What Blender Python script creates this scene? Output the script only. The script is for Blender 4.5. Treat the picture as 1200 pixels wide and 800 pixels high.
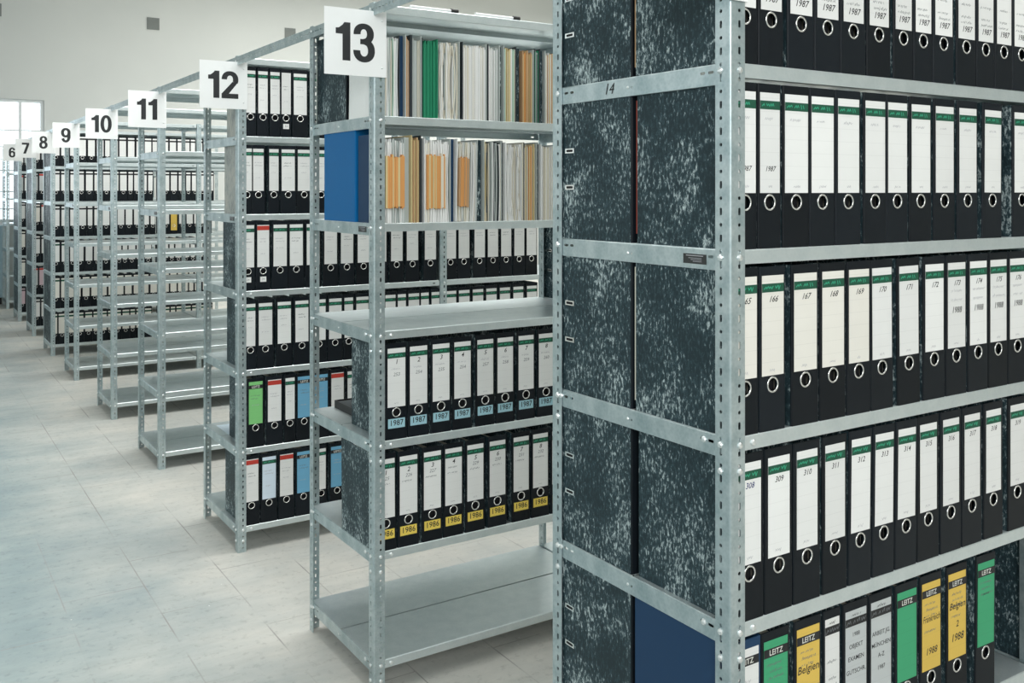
import bpy, bmesh, math, random
from mathutils import Vector, Matrix
random.seed(7)
for o in list(bpy.data.objects):
    bpy.data.objects.remove(o)
S = bpy.context.scene
COL = S.collection
PI = math.pi

# ------------------------------------------------------------------ camera
YAW = 0.5722
cam_d = bpy.data.cameras.new('camera'); cam = bpy.data.objects.new('camera', cam_d); COL.objects.link(cam)
cam.location = (0, 0, 1.6344)
cam.rotation_euler = (PI / 2, 0, -YAW)
cam_d.sensor_width = 36; cam_d.lens = 36 * 1124.3 / 1200
cam_d.shift_y = -(400 - 223.1) / 1200
cam_d.clip_start = 0.05
S.camera = cam
# ------------------------------------------------------------------ colour management
S.view_settings.view_transform = 'Standard'; S.view_settings.look = 'None'
S.view_settings.exposure = 0.0; S.view_settings.gamma = 1.0
S.view_settings.use_curve_mapping = False
# ------------------------------------------------------------------ world: bright overcast sky outside the windows
W = bpy.data.worlds.new('overcast_sky'); S.world = W; W.use_nodes = True
bg = W.node_tree.nodes['Background']; bg.inputs[0].default_value = (0.86, 0.94, 1.0, 1); bg.inputs[1].default_value = 3.4
# ------------------------------------------------------------------ large lamps under the ceiling, plus added soft fills at left and back
def area(name, loc, sx, sy, power, col=(1, 1, 1), rot=(0, 0, 0)):
    l = bpy.data.lights.new(name, 'AREA'); l.shape = 'RECTANGLE'; l.size = sx; l.size_y = sy
    l.energy = power; l.color = col
    o = bpy.data.objects.new(name, l); COL.objects.link(o); o.location = loc; o.rotation_euler = rot
    return o
area('ceiling_lamp', (3.2, -0.4, 5.3), 3.0, 3.0, 60, (1, 1, 0.98))
area('ceiling_lamp', (2.2, 5.4, 5.3), 2.6, 6.0, 380, (1, 1, 0.98))
area('ceiling_lamp', (6.8, 7.0, 5.3), 3.5, 8.0, 280, (1, 1, 0.97))
area('ceiling_lamp', (8.2, 12.0, 5.2), 8.5, 3.6, 430, (0.98, 1, 0.97))  # unseen overhead panel added to brighten the far wall
area('added_fill', (-2.8, 4.0, 2.9), 2.4, 8.0, 28, (0.74, 0.90, 1.0), (0, math.radians(-90), 0))  # cool side fill added from the left; that wall has no window
area('added_fill', (-0.9, -3.0, 3.3), 4.2, 2.2, 220, (0.97, 0.99, 1.0), (math.radians(76), 0, math.radians(-14)))  # soft fill added behind the camera to brighten the rack fronts

# ------------------------------------------------------------------ materials
def newmat(name):
    m = bpy.data.materials.new(name); m.use_nodes = True
    nt = m.node_tree; b = nt.nodes['Principled BSDF']
    return m, nt, b
def mat(name, col, rough=0.6, metal=0.0, spec=None, var=0.0):
    m, nt, b = newmat(name)
    b.inputs['Roughness'].default_value = rough; b.inputs['Metallic'].default_value = metal
    if spec is not None: b.inputs['Specular IOR Level'].default_value = spec
    if var > 0:
        oi = nt.nodes.new('ShaderNodeObjectInfo'); hs = nt.nodes.new('ShaderNodeHueSaturation')
        mr = nt.nodes.new('ShaderNodeMapRange'); mr.inputs['To Min'].default_value = 1 - var; mr.inputs['To Max'].default_value = 1 + var * .3
        nt.links.new(oi.outputs['Random'], mr.inputs['Value']); nt.links.new(mr.outputs[0], hs.inputs['Value'])
        hs.inputs['Color'].default_value = (*col, 1); nt.links.new(hs.outputs[0], b.inputs['Base Color'])
    else:
        b.inputs['Base Color'].default_value = (*col, 1)
    return m
def nd(nt, t, **kw):
    n = nt.nodes.new(t)
    for k, v in kw.items():
        if k in n.inputs: n.inputs[k].default_value = v
        else: setattr(n, k, v)
    return n
def ramp(nt, stops):
    r = nt.nodes.new('ShaderNodeValToRGB'); e = r.color_ramp.elements
    e[0].position, e[0].color = stops[0][0], (*stops[0][1], 1)
    e[1].position, e[1].color = stops[-1][0], (*stops[-1][1], 1)
    for p, c in stops[1:-1]:
        x = e.new(p); x.color = (*c, 1)
    return r

def galvanised(name, c1, c2, rough=.36, metal=.8):
    m, nt, b = newmat(name)
    tc = nd(nt, 'ShaderNodeTexCoord')
    n1 = nd(nt, 'ShaderNodeTexNoise', Scale=22.0, Detail=4.0)
    v1 = nd(nt, 'ShaderNodeTexVoronoi', Scale=150.0)
    n2 = nd(nt, 'ShaderNodeTexNoise', Scale=3.0, Detail=3.0)
    for n in (n1, v1, n2): nt.links.new(tc.outputs['Object'], n.inputs['Vector'])
    mx = nd(nt, 'ShaderNodeMath', operation='MULTIPLY_ADD'); mx.inputs[1].default_value = .22
    nt.links.new(v1.outputs['Distance'], mx.inputs[0]); nt.links.new(n1.outputs['Fac'], mx.inputs[2])
    r = ramp(nt, [(.35, c1), (.8, c2)])
    nt.links.new(mx.outputs[0], r.inputs[0]); nt.links.new(r.outputs[0], b.inputs['Base Color'])
    rr = nd(nt, 'ShaderNodeMapRange'); rr.inputs['To Min'].default_value = rough - .08; rr.inputs['To Max'].default_value = rough + .12
    nt.links.new(n2.outputs['Fac'], rr.inputs['Value']); nt.links.new(rr.outputs[0], b.inputs['Roughness'])
    b.inputs['Metallic'].default_value = metal
    return m
M = {}
M['steel'] = galvanised('galvanised_steel', (.34, .43, .45), (.55, .62, .63), .38, .75)
M['shelf_steel'] = galvanised('galvanised_sheet', (.58, .65, .66), (.67, .73, .735), .33, .70)
M['bolt'] = mat('bright_zinc', (.86, .88, .88), .28, .9)
M['black'] = mat('black_binder_board', (.0060, .0092, .0130), .46, 0, .20, .35)
M['hole'] = mat('hole_shade_black', (.004, .004, .005), .9)  # near-black for the shade inside finger holes and cover slots
M['chrome'] = mat('ring_chrome', (.82, .82, .80), .22, 1.0)
M['navy'] = mat('navy_board', (.014, .046, .105), .55, 0, .2)
M['blue'] = mat('blue_board', (.002, .125, .34), .5, 0, .15)
M['ink'] = mat('black_ink', (.012, .012, .014), .7)
M['bluein'] = mat('blue_ink', (.012, .02, .14), .7)
M['faint'] = mat('pencil_writing', (.42, .42, .44), .8)
M['mid'] = mat('typed_writing', (.16, .17, .18), .8)
M['signblack'] = mat('sign_black', (.012, .014, .016), .5)
M['sign'] = mat('white_sign_plastic', (.86, .87, .86), .45)
M['rubber'] = mat('black_rubber', (.01, .01, .01), .5)
M['whiteplastic'] = mat('white_plastic', (.8, .8, .8), .4)
M['band_dark'] = mat('dark_green_band', (.004, .075, .04), .6)
M['band_light'] = mat('green_print', (.03, .33, .19), .6)
M['band_black'] = mat('black_band', (.012, .012, .013), .6)
M['band_white'] = mat('white_print', (.72, .72, .66), .6)
M['band_red'] = mat('red_band', (.48, .035, .02), .6)
M['st_blue'] = mat('pale_blue_sticker', (.33, .55, .62), .6)
M['st_yellow'] = mat('yellow_sticker', (.78, .58, .10), .6)
M['plate'] = mat('black_maker_plate', (.02, .022, .022), .4)

def marble(name, base, light, lo=.56, hi=.70, sc=(1, 150, 75)):
    m, nt, b = newmat(name)
    tc = nd(nt, 'ShaderNodeTexCoord'); oi = nd(nt, 'ShaderNodeObjectInfo')
    mp = nd(nt, 'ShaderNodeMapping'); mp.inputs['Scale'].default_value = (sc[1], sc[1], sc[2])
    add = nd(nt, 'ShaderNodeVectorMath', operation='ADD'); mul = nd(nt, 'ShaderNodeVectorMath', operation='MULTIPLY')
    geo = nd(nt, 'ShaderNodeNewGeometry')
    cmb = nd(nt, 'ShaderNodeCombineXYZ')
    r10 = nd(nt, 'ShaderNodeMath', operation='MULTIPLY'); r10.inputs[1].default_value = 9.3
    nt.links.new(oi.outputs['Random'], r10.inputs[0])
    for i in range(3): nt.links.new(r10.outputs[0], cmb.inputs[i])
    nt.links.new(tc.outputs['Object'], add.inputs[0]); nt.links.new(cmb.outputs[0], add.inputs[1])
    nt.links.new(add.outputs[0], mp.inputs['Vector'])
    n1 = nd(nt, 'ShaderNodeTexNoise', Scale=1.0, Detail=5.0, Roughness=.70, Distortion=.35); nt.links.new(mp.outputs[0], n1.inputs['Vector'])
    n2 = nd(nt, 'ShaderNodeTexNoise', Scale=9.0, Detail=2.0); nt.links.new(add.outputs[0], n2.inputs['Vector'])
    ma = nd(nt, 'ShaderNodeMath', operation='MULTIPLY_ADD'); ma.inputs[1].default_value = .42
    nt.links.new(n2.outputs['Fac'], ma.inputs[0])
    sb = nd(nt, 'ShaderNodeMath', operation='SUBTRACT'); sb.inputs[1].default_value = .21
    nt.links.new(n1.outputs['Fac'], sb.inputs[0]); nt.links.new(sb.outputs[0], ma.inputs[2])
    r = ramp(nt, [(lo - .14, base), (lo, tuple(x * 1.9 for x in base)), (hi, light)])
    nt.links.new(ma.outputs[0], r.inputs[0]); nt.links.new(r.outputs[0], b.inputs['Base Color'])
    b.inputs['Roughness'].default_value = .5; b.inputs['Specular IOR Level'].default_value = .2
    return m
M['marble'] = marble('black_marbled_board', (.017, .032, .038), (.50, .58, .58), .55, .69)
M['marble_grey'] = marble('grey_marbled_board', (.20, .21, .20), (.50, .48, .42), .5, .62, (1, 170, 25))

def paper(name, col, lines=True, var=.12):
    m, nt, b = newmat(name)
    tc = nd(nt, 'ShaderNodeTexCoord'); oi = nd(nt, 'ShaderNodeObjectInfo')
    sep = nd(nt, 'ShaderNodeSeparateXYZ'); nt.links.new(tc.outputs['Object'], sep.inputs[0])
    md = nd(nt, 'ShaderNodeMath', operation='PINGPONG'); md.inputs[1].default_value = .013
    nt.links.new(sep.outputs['Z'], md.inputs[0])
    lt = nd(nt, 'ShaderNodeMath', operation='LESS_THAN'); lt.inputs[1].default_value = .0005
    nt.links.new(md.outputs[0], lt.inputs[0])
    n = nd(nt, 'ShaderNodeTexNoise', Scale=14.0, Detail=3.0); nt.links.new(tc.outputs['Object'], n.inputs['Vector'])
    mr = nd(nt, 'ShaderNodeMapRange'); mr.inputs['To Min'].default_value = 1 - var; mr.inputs['To Max'].default_value = 1.0
    nt.links.new(oi.outputs['Random'], mr.inputs['Value'])
    k = nd(nt, 'ShaderNodeMath', operation='MULTIPLY_ADD'); k.inputs[1].default_value = -.08 if lines else 0
    nt.links.new(lt.outputs[0], k.inputs[0]); nt.links.new(mr.outputs[0], k.inputs[2])
    k2 = nd(nt, 'ShaderNodeMath', operation='MULTIPLY_ADD'); k2.inputs[1].default_value = -.08
    nt.links.new(n.outputs['Fac'], k2.inputs[0]); nt.links.new(k.outputs[0], k2.inputs[2])
    hs = nd(nt, 'ShaderNodeHueSaturation'); hs.inputs['Color'].default_value = (*col, 1)
    nt.links.new(k2.outputs[0], hs.inputs['Value']); nt.links.new(hs.outputs[0], b.inputs['Base Color'])
    b.inputs['Roughness'].default_value = .75
    return m
M['white'] = paper('white_label_paper', (.84, .84, .82))
M['cream'] = paper('cream_label_paper', (.86, .83, .76))
M['grey'] = paper('grey_label_paper', (.55, .58, .58))
M['yellow'] = paper('yellow_label_paper', (.72, .49, .095), True, .03)
M['green'] = paper('green_label_paper', (.05, .36, .17), True, .05)
M['lime'] = paper('light_green_label_paper', (.22, .58, .20), True, .03)
M['sky'] = paper('blue_label_paper', (.16, .42, .62), True, .05)
M['pale'] = paper('pale_blue_label_paper', (.66, .76, .86), True, .03)
M['pink'] = paper('pink_label_paper', (.66, .50, .54), True, .03)
M['leafw'] = mat('white_paper_edge', (.82, .82, .80), .8)
M['leafc'] = mat('cream_paper_edge', (.70, .66, .55), .8)
M['leafg'] = mat('grey_paper_edge', (.45, .49, .47), .8)
M['leafy'] = mat('yellowed_paper_edge', (.62, .50, .26), .8)
M['leafo'] = mat('orange_card_edge', (.66, .31, .10), .8)
M['leafb'] = mat('brown_card_edge', (.48, .29, .15), .8)
M['leafgr'] = mat('green_card_edge', (.012, .24, .12), .7)
M['leafmint'] = mat('mint_paper_edge', (.42, .58, .48), .8)
M['leafred'] = mat('red_card_edge', (.33, .06, .04), .8)
M['leafd'] = mat('dark_card_edge', (.03, .04, .045), .7)
M['sheetblue'] = mat('pale_blue_sheet', (.62, .72, .80), .7)
M['cab'] = mat('pale_blue_enamel', (.33, .47, .53), .45)
M['frame'] = mat('white_window_paint', (.72, .75, .75), .45)

def floor_mat():
    m, nt, b = newmat('worn_floor_tiles')
    tc = nd(nt, 'ShaderNodeTexCoord')
    mp = nd(nt, 'ShaderNodeMapping'); mp.inputs['Rotation'].default_value = (0, 0, PI / 2); mp.inputs['Location'].default_value = (.13, -.56, 0)
    nt.links.new(tc.outputs['Object'], mp.inputs['Vector'])
    br = nd(nt, 'ShaderNodeTexBrick'); br.inputs['Scale'].default_value = 1.0
    br.inputs['Mortar Size'].default_value = .0032; br.inputs['Mortar Smooth'].default_value = .4
    br.inputs['Brick Width'].default_value = .62; br.inputs['Row Height'].default_value = .31
    br.inputs['Color1'].default_value = (.0, .0, .0, 1); br.inputs['Color2'].default_value = (1, 1, 1, 1); br.inputs['Mortar'].default_value = (.5, .5, .5, 1)
    nt.links.new(mp.outputs[0], br.inputs['Vector'])
    n1 = nd(nt, 'ShaderNodeTexNoise', Scale=1.6, Detail=6.0, Roughness=.6)
    n2 = nd(nt, 'ShaderNodeTexNoise', Scale=30.0, Detail=8.0, Roughness=.7)
    n3 = nd(nt, 'ShaderNodeTexNoise', Scale=2.7, Detail=2.0)
    st = nd(nt, 'ShaderNodeMapping'); st.inputs['Scale'].default_value = (3.0, 14.0, 1); nt.links.new(tc.outputs['Object'], st.inputs['Vector'])
    n4 = nd(nt, 'ShaderNodeTexNoise', Scale=1.0, Detail=5.0, Roughness=.7); nt.links.new(st.outputs[0], n4.inputs['Vector'])
    vo = nd(nt, 'ShaderNodeTexVoronoi', Scale=11.0)
    for n in (n1, n2, n3, vo): nt.links.new(tc.outputs['Object'], n.inputs['Vector'])
    r1 = ramp(nt, [(.3, (.47, .51, .51)), (.55, (.59, .60, .575)), (.75, (.68, .67, .63))])
    nt.links.new(n1.outputs['Fac'], r1.inputs[0])
    def mix(a, bb, fac, typ='MIX'):
        x = nt.nodes.new('ShaderNodeMix'); x.data_type = 'RGBA'; x.blend_type = typ
        for s, v in ((0, fac), (6, a), (7, bb)):
            if hasattr(v, 'links'): nt.links.new(v, x.inputs[s])
            else: x.inputs[s].default_value = v if s == 0 else (*v, 1)
        return x.outputs[2]
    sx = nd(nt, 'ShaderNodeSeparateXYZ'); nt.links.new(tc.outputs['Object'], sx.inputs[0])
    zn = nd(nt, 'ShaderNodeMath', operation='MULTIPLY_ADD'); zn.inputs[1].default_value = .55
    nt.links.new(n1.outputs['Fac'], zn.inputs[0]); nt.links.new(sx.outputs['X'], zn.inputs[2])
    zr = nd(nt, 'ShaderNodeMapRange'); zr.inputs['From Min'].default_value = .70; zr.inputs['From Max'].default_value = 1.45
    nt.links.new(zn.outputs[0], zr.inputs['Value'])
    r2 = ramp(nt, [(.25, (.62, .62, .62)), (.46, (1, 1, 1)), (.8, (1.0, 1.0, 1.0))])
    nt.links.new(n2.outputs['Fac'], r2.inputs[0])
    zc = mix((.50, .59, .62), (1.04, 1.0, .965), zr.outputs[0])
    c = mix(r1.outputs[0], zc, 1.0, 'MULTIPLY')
    c = mix(c, r2.outputs[0], .8, 'MULTIPLY')
    r4 = ramp(nt, [(.3, (.86, .87, .87)), (.6, (1, 1, 1))]); nt.links.new(n4.outputs['Fac'], r4.inputs[0])
    c = mix(c, r4.outputs[0], .8, 'MULTIPLY')
    # tile tone
    bt = ramp(nt, [(0, (.96, .965, .97)), (1, (1, 1, 1))]); nt.links.new(br.outputs['Color'], bt.inputs[0])
    c = mix(c, bt.outputs[0], 1.0, 'MULTIPLY')
    # joints fade in and out
    r3 = ramp(nt, [(.42, (.05, .05, .05)), (.62, (.85, .85, .85))]); nt.links.new(n3.outputs['Fac'], r3.inputs[0])
    jm = nd(nt, 'ShaderNodeMath', operation='MULTIPLY'); nt.links.new(br.outputs['Fac'], jm.inputs[0]); nt.links.new(r3.outputs[0], jm.inputs[1])
    c = mix(c, (.28, .27, .255), jm.outputs[0])
    # scattered specks
    sp = nd(nt, 'ShaderNodeMath', operation='LESS_THAN'); sp.inputs[1].default_value = .035; nt.links.new(vo.outputs['Distance'], sp.inputs[0])
    n5 = nd(nt, 'ShaderNodeTexNoise', Scale=3.3, Detail=1.0); nt.links.new(tc.outputs['Object'], n5.inputs['Vector'])
    g = nd(nt, 'ShaderNodeMath', operation='GREATER_THAN'); g.inputs[1].default_value = .6; nt.links.new(n5.outputs['Fac'], g.inputs[0])
    s2 = nd(nt, 'ShaderNodeMath', operation='MULTIPLY'); nt.links.new(sp.outputs[0], s2.inputs[0]); nt.links.new(g.outputs[0], s2.inputs[1])
    c = mix(c, (.72, .72, .70), s2.outputs[0])
    nt.links.new(c, b.inputs['Base Color'])
    b.inputs['Roughness'].default_value = .7; b.inputs['Specular IOR Level'].default_value = .25
    bp = nd(nt, 'ShaderNodeBump'); bp.inputs['Strength'].default_value = .12; bp.inputs['Distance'].default_value = .01
    nt.links.new(n2.outputs['Fac'], bp.inputs['Height']); nt.links.new(bp.outputs[0], b.inputs['Normal'])
    return m
M['floor'] = floor_mat()
def wall_mat(name, c1, c2):
    m, nt, b = newmat(name)
    tc = nd(nt, 'ShaderNodeTexCoord'); n = nd(nt, 'ShaderNodeTexNoise', Scale=.5, Detail=4.0)
    nt.links.new(tc.outputs['Object'], n.inputs['Vector'])
    r = ramp(nt, [(.35, c1), (.7, c2)]); nt.links.new(n.outputs['Fac'], r.inputs[0]); nt.links.new(r.outputs[0], b.inputs['Base Color'])
    b.inputs['Roughness'].default_value = .85
    return m
M['wall'] = wall_mat('painted_plaster', (.60, .615, .595), (.66, .67, .645))
M['ceil'] = wall_mat('ceiling_plaster', (.74, .75, .74), (.78, .78, .77))
M['vent'] = mat('grey_vent', (.20, .215, .205), .7)
def glass_mat():
    m, nt, b = newmat('wired_glass')
    b.inputs['Base Color'].default_value = (.93, .97, .98, 1); b.inputs['Roughness'].default_value = .25
    b.inputs['Transmission Weight'].default_value = 1.0; b.inputs['IOR'].default_value = 1.2
    return m
M['glass'] = glass_mat()

# ------------------------------------------------------------------ mesh helpers
def box(bm, x0, x1, y0, y1, z0, z1, mi=0):
    v = [bm.verts.new(p) for p in ((x0, y0, z0), (x1, y0, z0), (x1, y1, z0), (x0, y1, z0), (x0, y0, z1), (x1, y0, z1), (x1, y1, z1), (x0, y1, z1))]
    for f in ((0, 3, 2, 1), (4, 5, 6, 7), (0, 1, 5, 4), (1, 2, 6, 5), (2, 3, 7, 6), (3, 0, 4, 7)):
        fc = bm.faces.new([v[i] for i in f]); fc.material_index = mi
def quad(bm, pts, mi=0):
    fc = bm.faces.new([bm.verts.new(p) for p in pts]); fc.material_index = mi
def mesh(name, bm, mats, smooth=False):
    me = bpy.data.meshes.new(name); bmesh.ops.remove_doubles(bm, verts=bm.verts, dist=1e-5)
    bmesh.ops.recalc_face_normals(bm, faces=bm.faces)
    bm.to_mesh(me); bm.free()
    for m in mats: me.materials.append(m)
    if smooth:
        for p in me.polygons: p.use_smooth = True
    return me
def plate(bm, O, Sv, Tv, Nv, th, L, H, holes, mi=0, cell=.0125, chamfer=None):
    """flat strip of length L (along Sv), height H (along Tv), thickness th (along Nv), with real punched holes
    holes: (s, t, half_s, half_t, squareness)"""
    O, Sv, Tv, Nv = map(Vector, (O, Sv, Tv, Nv))
    P = lambda s, t, n: O + Sv * s + Tv * t + Nv * n
    def solid(s0, s1):
        if s1 - s0 < 1e-5: return
        for n in (0, th): quad(bm, [P(s0, 0, n), P(s1, 0, n), P(s1, H, n), P(s0, H, n)], mi)
        quad(bm, [P(s0, 0, 0), P(s1, 0, 0), P(s1, 0, th), P(s0, 0, th)], mi)
        quad(bm, [P(s0, H, 0), P(s1, H, 0), P(s1, H, th), P(s0, H, th)], mi)
    cur = 0
    for (s, t, hs, ht, sq) in sorted(holes):
        c0, c1 = max(cur, s - cell), min(L, s + cell)
        solid(cur, c0)
        out = [(c1, t), (c1, H), (s, H), (c0, H), (c0, t), (c0, 0), (s, 0), (c1, 0)]
        q = sq
        inn = [(s + hs, t), (s + hs * q, t + ht * q), (s, t + ht), (s - hs * q, t + ht * q), (s - hs, t), (s - hs * q, t - ht * q), (s, t - ht), (s + hs * q, t - ht * q)]
        for i in range(8):
            j = (i + 1) % 8
            for n in (0, th): quad(bm, [P(*out[i], n), P(*out[j], n), P(*inn[j], n), P(*inn[i], n)], mi)
            quad(bm, [P(*inn[i], 0), P(*inn[j], 0), P(*inn[j], th), P(*inn[i], th)], mi)
        quad(bm, [P(c0, 0, 0), P(c1, 0, 0), P(c1, 0, th), P(c0, 0, th)], mi)
        quad(bm, [P(c0, H, 0), P(c1, H, 0), P(c1, H, th), P(c0, H, th)], mi)
        cur = c1
    solid(cur, L)
    for s in (0, L): quad(bm, [P(s, 0, 0), P(s, H, 0), P(s, H, th), P(s, 0, th)], mi)

def obj(name, me, parent=None, loc=(0, 0, 0), rot=(0, 0, 0), label=None):
    o = bpy.data.objects.new(name, me); COL.objects.link(o)
    o.location = loc; o.rotation_euler = rot
    if parent: o.parent = parent
    if label: o['label'] = label
    return o
def thing(name, label, cat, loc=(0, 0, 0), rot=(0, 0, 0), group=None):
    o = bpy.data.objects.new(name, None); COL.objects.link(o); o.empty_display_size = .05
    o.location = loc; o.rotation_euler = rot; o['label'] = label; o['category'] = cat
    if group: o['group'] = group
    return o
def tag(o, label, cat, group=None):
    o['label'] = label; o['category'] = cat
    if group: o['group'] = group
    return o
def struct(name, bm, m):
    o = obj(name, mesh(name, bm, [m])); o['kind'] = 'structure'; return o

# ------------------------------------------------------------------ the room
XL, XR, YB, YF, ZC = -3.2, 13.0, -3.4, 15.95, 5.6
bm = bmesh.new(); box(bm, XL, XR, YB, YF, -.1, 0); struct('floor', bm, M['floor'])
bm = bmesh.new(); box(bm, XL, XR, YB, YF, ZC, ZC + .1); struct('ceiling', bm, M['ceil'])
bm = bmesh.new(); box(bm, XL - .15, XL, YB, YF + .25, 0, ZC); struct('wall_left', bm, M['wall'])
bm = bmesh.new(); box(bm, XR, XR + .15, YB, YF + .25, 0, ZC); struct('wall_right', bm, M['wall'])
bm = bmesh.new(); box(bm, XL, XR, YB - .15, YB, 0, ZC); struct('wall_back', bm, M['wall'])
# far wall with the window opening (x -1.4..1.90, z 1.16..2.99)
WX0, WX1, WZ0, WZ1 = -1.40, 1.90, 1.16, 2.99
bm = bmesh.new()
box(bm, XL, WX0, YF, YF + .22, 0, ZC); box(bm, WX1, XR, YF, YF + .22, 0, ZC)
box(bm, WX0, WX1, YF, YF + .22, 0, WZ0); box(bm, WX0, WX1, YF, YF + .22, WZ1, ZC)
struct('wall_far', bm, M['wall'])
bm = bmesh.new()   # window frame and glazing bars
fy0, fy1 = YF + .03, YF + .075
box(bm, WX0, WX1, fy0, fy1, WZ1 - .045, WZ1); box(bm, WX0, WX1, fy0, fy1, WZ0, WZ0 + .05)
box(bm, WX0, WX0 + .05, fy0, fy1, WZ0 + .05, WZ1 - .045); box(bm, WX1 - .05, WX1, fy0, fy1, WZ0 + .05, WZ1 - .045)
for x in (-.86, -.32, .22, .76, 1.58):
    box(bm, x - .02, x + .02, fy0, fy1, WZ0 + .05, WZ1 - .045)
for z in (1.36, 1.62, 1.93, 2.09, 2.28, 2.53):
    box(bm, WX0 + .05, WX1 - .05, fy0 + .004, fy1 - .004, z - .011, z + .011)
wf = struct('window_1', bm, M['frame'])
bm = bmesh.new(); box(bm, WX0 + .05, WX1 - .05, fy0 + .02, fy0 + .025, WZ0 + .05, WZ1 - .045)
g = obj('window_glass', mesh('window_glass', bm, [M['glass']]), wf)
bm = bmesh.new(); box(bm, WX0 - .05, WX1 + .05, YF - .10, YF + .03, WZ0 - .04, WZ0)
obj('window_sill', mesh('window_sill', bm, [M['frame']]), wf)
# small square wall vents
vbm = bmesh.new(); box(vbm, -.095, .095, -.012, 0, -.095, .095)
for i in range(6): box(vbm, -.08, .08, -.016, -.012, -.078 + i * .028, -.066 + i * .028)
vme = mesh('wall_vent', vbm, [M['vent']])
for x, z, where in ((1.235, 4.29, 'above the far window'), (3.47, 4.29, 'alone in the middle of the pale far wall'), (5.73, 4.33, 'partly behind the overhead bar')):
    tag(obj('wall_vent', vme, None, (x, YF - .0005, z)), 'small square grey wall vent, %s' % where, 'vent')
# pale blue cabinet under the window
cb = thing('metal_cabinet', 'pale blue metal cabinet standing under the far window', 'cabinet', (.62, YF - .42, 0))
bm = bmesh.new(); box(bm, -.70, .70, 0, .40, .10, 1.13); obj('body', mesh('cabinet_body', bm, [M['cab']]), cb)
bm = bmesh.new(); box(bm, -.68, .68, .03, .38, 0, .10); obj('plinth', mesh('cabinet_plinth', bm, [M['rubber']]), cb)
bm = bmesh.new(); box(bm, -.34, .34, -.016, 0, .14, .60); dme = mesh('cabinet_drawer', bm, [M['cab']])
bm = bmesh.new(); box(bm, -.05, .05, -.02, 0, -.008, .008); hme = mesh('cabinet_handle', bm, [M['chrome']])
for x in (-.345, .345):
    for z in (0, .5):
        d = obj('drawer', dme, cb, (x, 0, z)); obj('handle', hme, d, (0, -.016, .5))

# ------------------------------------------------------------------ digits for the number plates (bold grotesk, built as strips)
LEV = [0]
def sector(bm, cx, cz, rx, rz, tx, tz, a0, a1, y, n=28):
    LEV[0] += 1; y = -.0001 * (LEV[0] % 5)
    pts = []
    for i in range(n + 1):
        a = math.radians(a0 + (a1 - a0) * i / n); c, s = math.cos(a), math.sin(a)
        e = .92
        f = lambda v: math.copysign(abs(v) ** e, v)
        pts.append(((cx + rx * f(c), cz + rz * f(s)), (cx + (rx - tx) * f(c), cz + (rz - tz) * f(s))))
    for (o0, i0), (o1, i1) in zip(pts, pts[1:]):
        quad(bm, [(o0[0], y, o0[1]), (o1[0], y, o1[1]), (i1[0], y, i1[1]), (i0[0], y, i0[1])])
def poly(bm, pts, y):
    LEV[0] += 1; y = -.0001 * (LEV[0] % 5)
    quad(bm, [(x, y, z) for x, z in pts])
def digit(bm, ch, x, h, y):
    """returns advance; drawn in a box of height 1 scaled by h at x"""
    b2 = bmesh.new()
    if ch == '1': poly(b2, [(.22, 0), (.44, 0), (.44, 1), (.27, 1), (.22, .93)], 0); poly(b2, [(.03, .69), (.22, .69), (.22, .93), (.12, .85), (.03, .84)], 0); w = .52
    elif ch == '0': sector(b2, .31, .5, .31, .515, .2, .16, 0, 360, 0); w = .70
    elif ch == '2':
        sector(b2, .31, .70, .31, .31, .2, .16, 180, -25, 0)
        poly(b2, [(.0, 0), (.62, 0), (.62, .18), (.27, .18)], 0); poly(b2, [(0, 0), (.27, .18), (.60, .60), (.405, .62), (.0, .17)], 0); w = .70
    elif ch == '3':
        sector(b2, .30, .735, .29, .275, .2, .15, 185, -90, 0); sector(b2, .31, .295, .31, .31, .2, .155, 90, -180, 0)
        poly(b2, [(.2, .46), (.33, .46), (.33, .60), (.2, .60)], 0); w = .70
    elif ch == '4':
        poly(b2, [(.36, 0), (.55, 0), (.55, 1), (.36, 1)], 0); poly(b2, [(0, .20), (.64, .20), (.64, .37), (0, .37)], 0); poly(b2, [(0, .37), (.17, .37), (.40, .78), (.40, 1), (.36, 1)], 0); w = .72
    elif ch == '6':
        sector(b2, .31, .325, .31, .335, .2, .155, 0, 360, 0); sector(b2, .31, .55, .31, .465, .2, .155, 215, 25, 0); w = .70
    elif ch == '9':
        sector(b2, .31, .675, .31, .335, .2, .155, 0, 360, 0); sector(b2, .31, .45, .31, .465, .2, .155, 35, -155, 0); w = .70
    elif ch == '7': poly(b2, [(0, .82), (.60, .82), (.60, 1), (0, 1)], 0); poly(b2, [(.11, 0), (.33, 0), (.60, .82), (.39, .84)], 0); w = .68
    elif ch == '8': sector(b2, .31, .75, .275, .265, .185, .15, 0, 360, 0); sector(b2, .31, .29, .31, .305, .2, .155, 0, 360, 0); w = .70
    for f in b2.faces: quad(bm, [(x + v.co.x * h, v.co.y, v.co.z * h) for v in f.verts])
    b2.free()
    return w * h
def number_mesh(s, h):
    bm = bmesh.new(); x = 0
    for ch in s: x += digit(bm, ch, x, h, 0)
    x -= .08 * h
    for v in bm.verts: v.co.x -= x / 2
    return mesh('number_' + s, bm, [M['signblack']])

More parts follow.
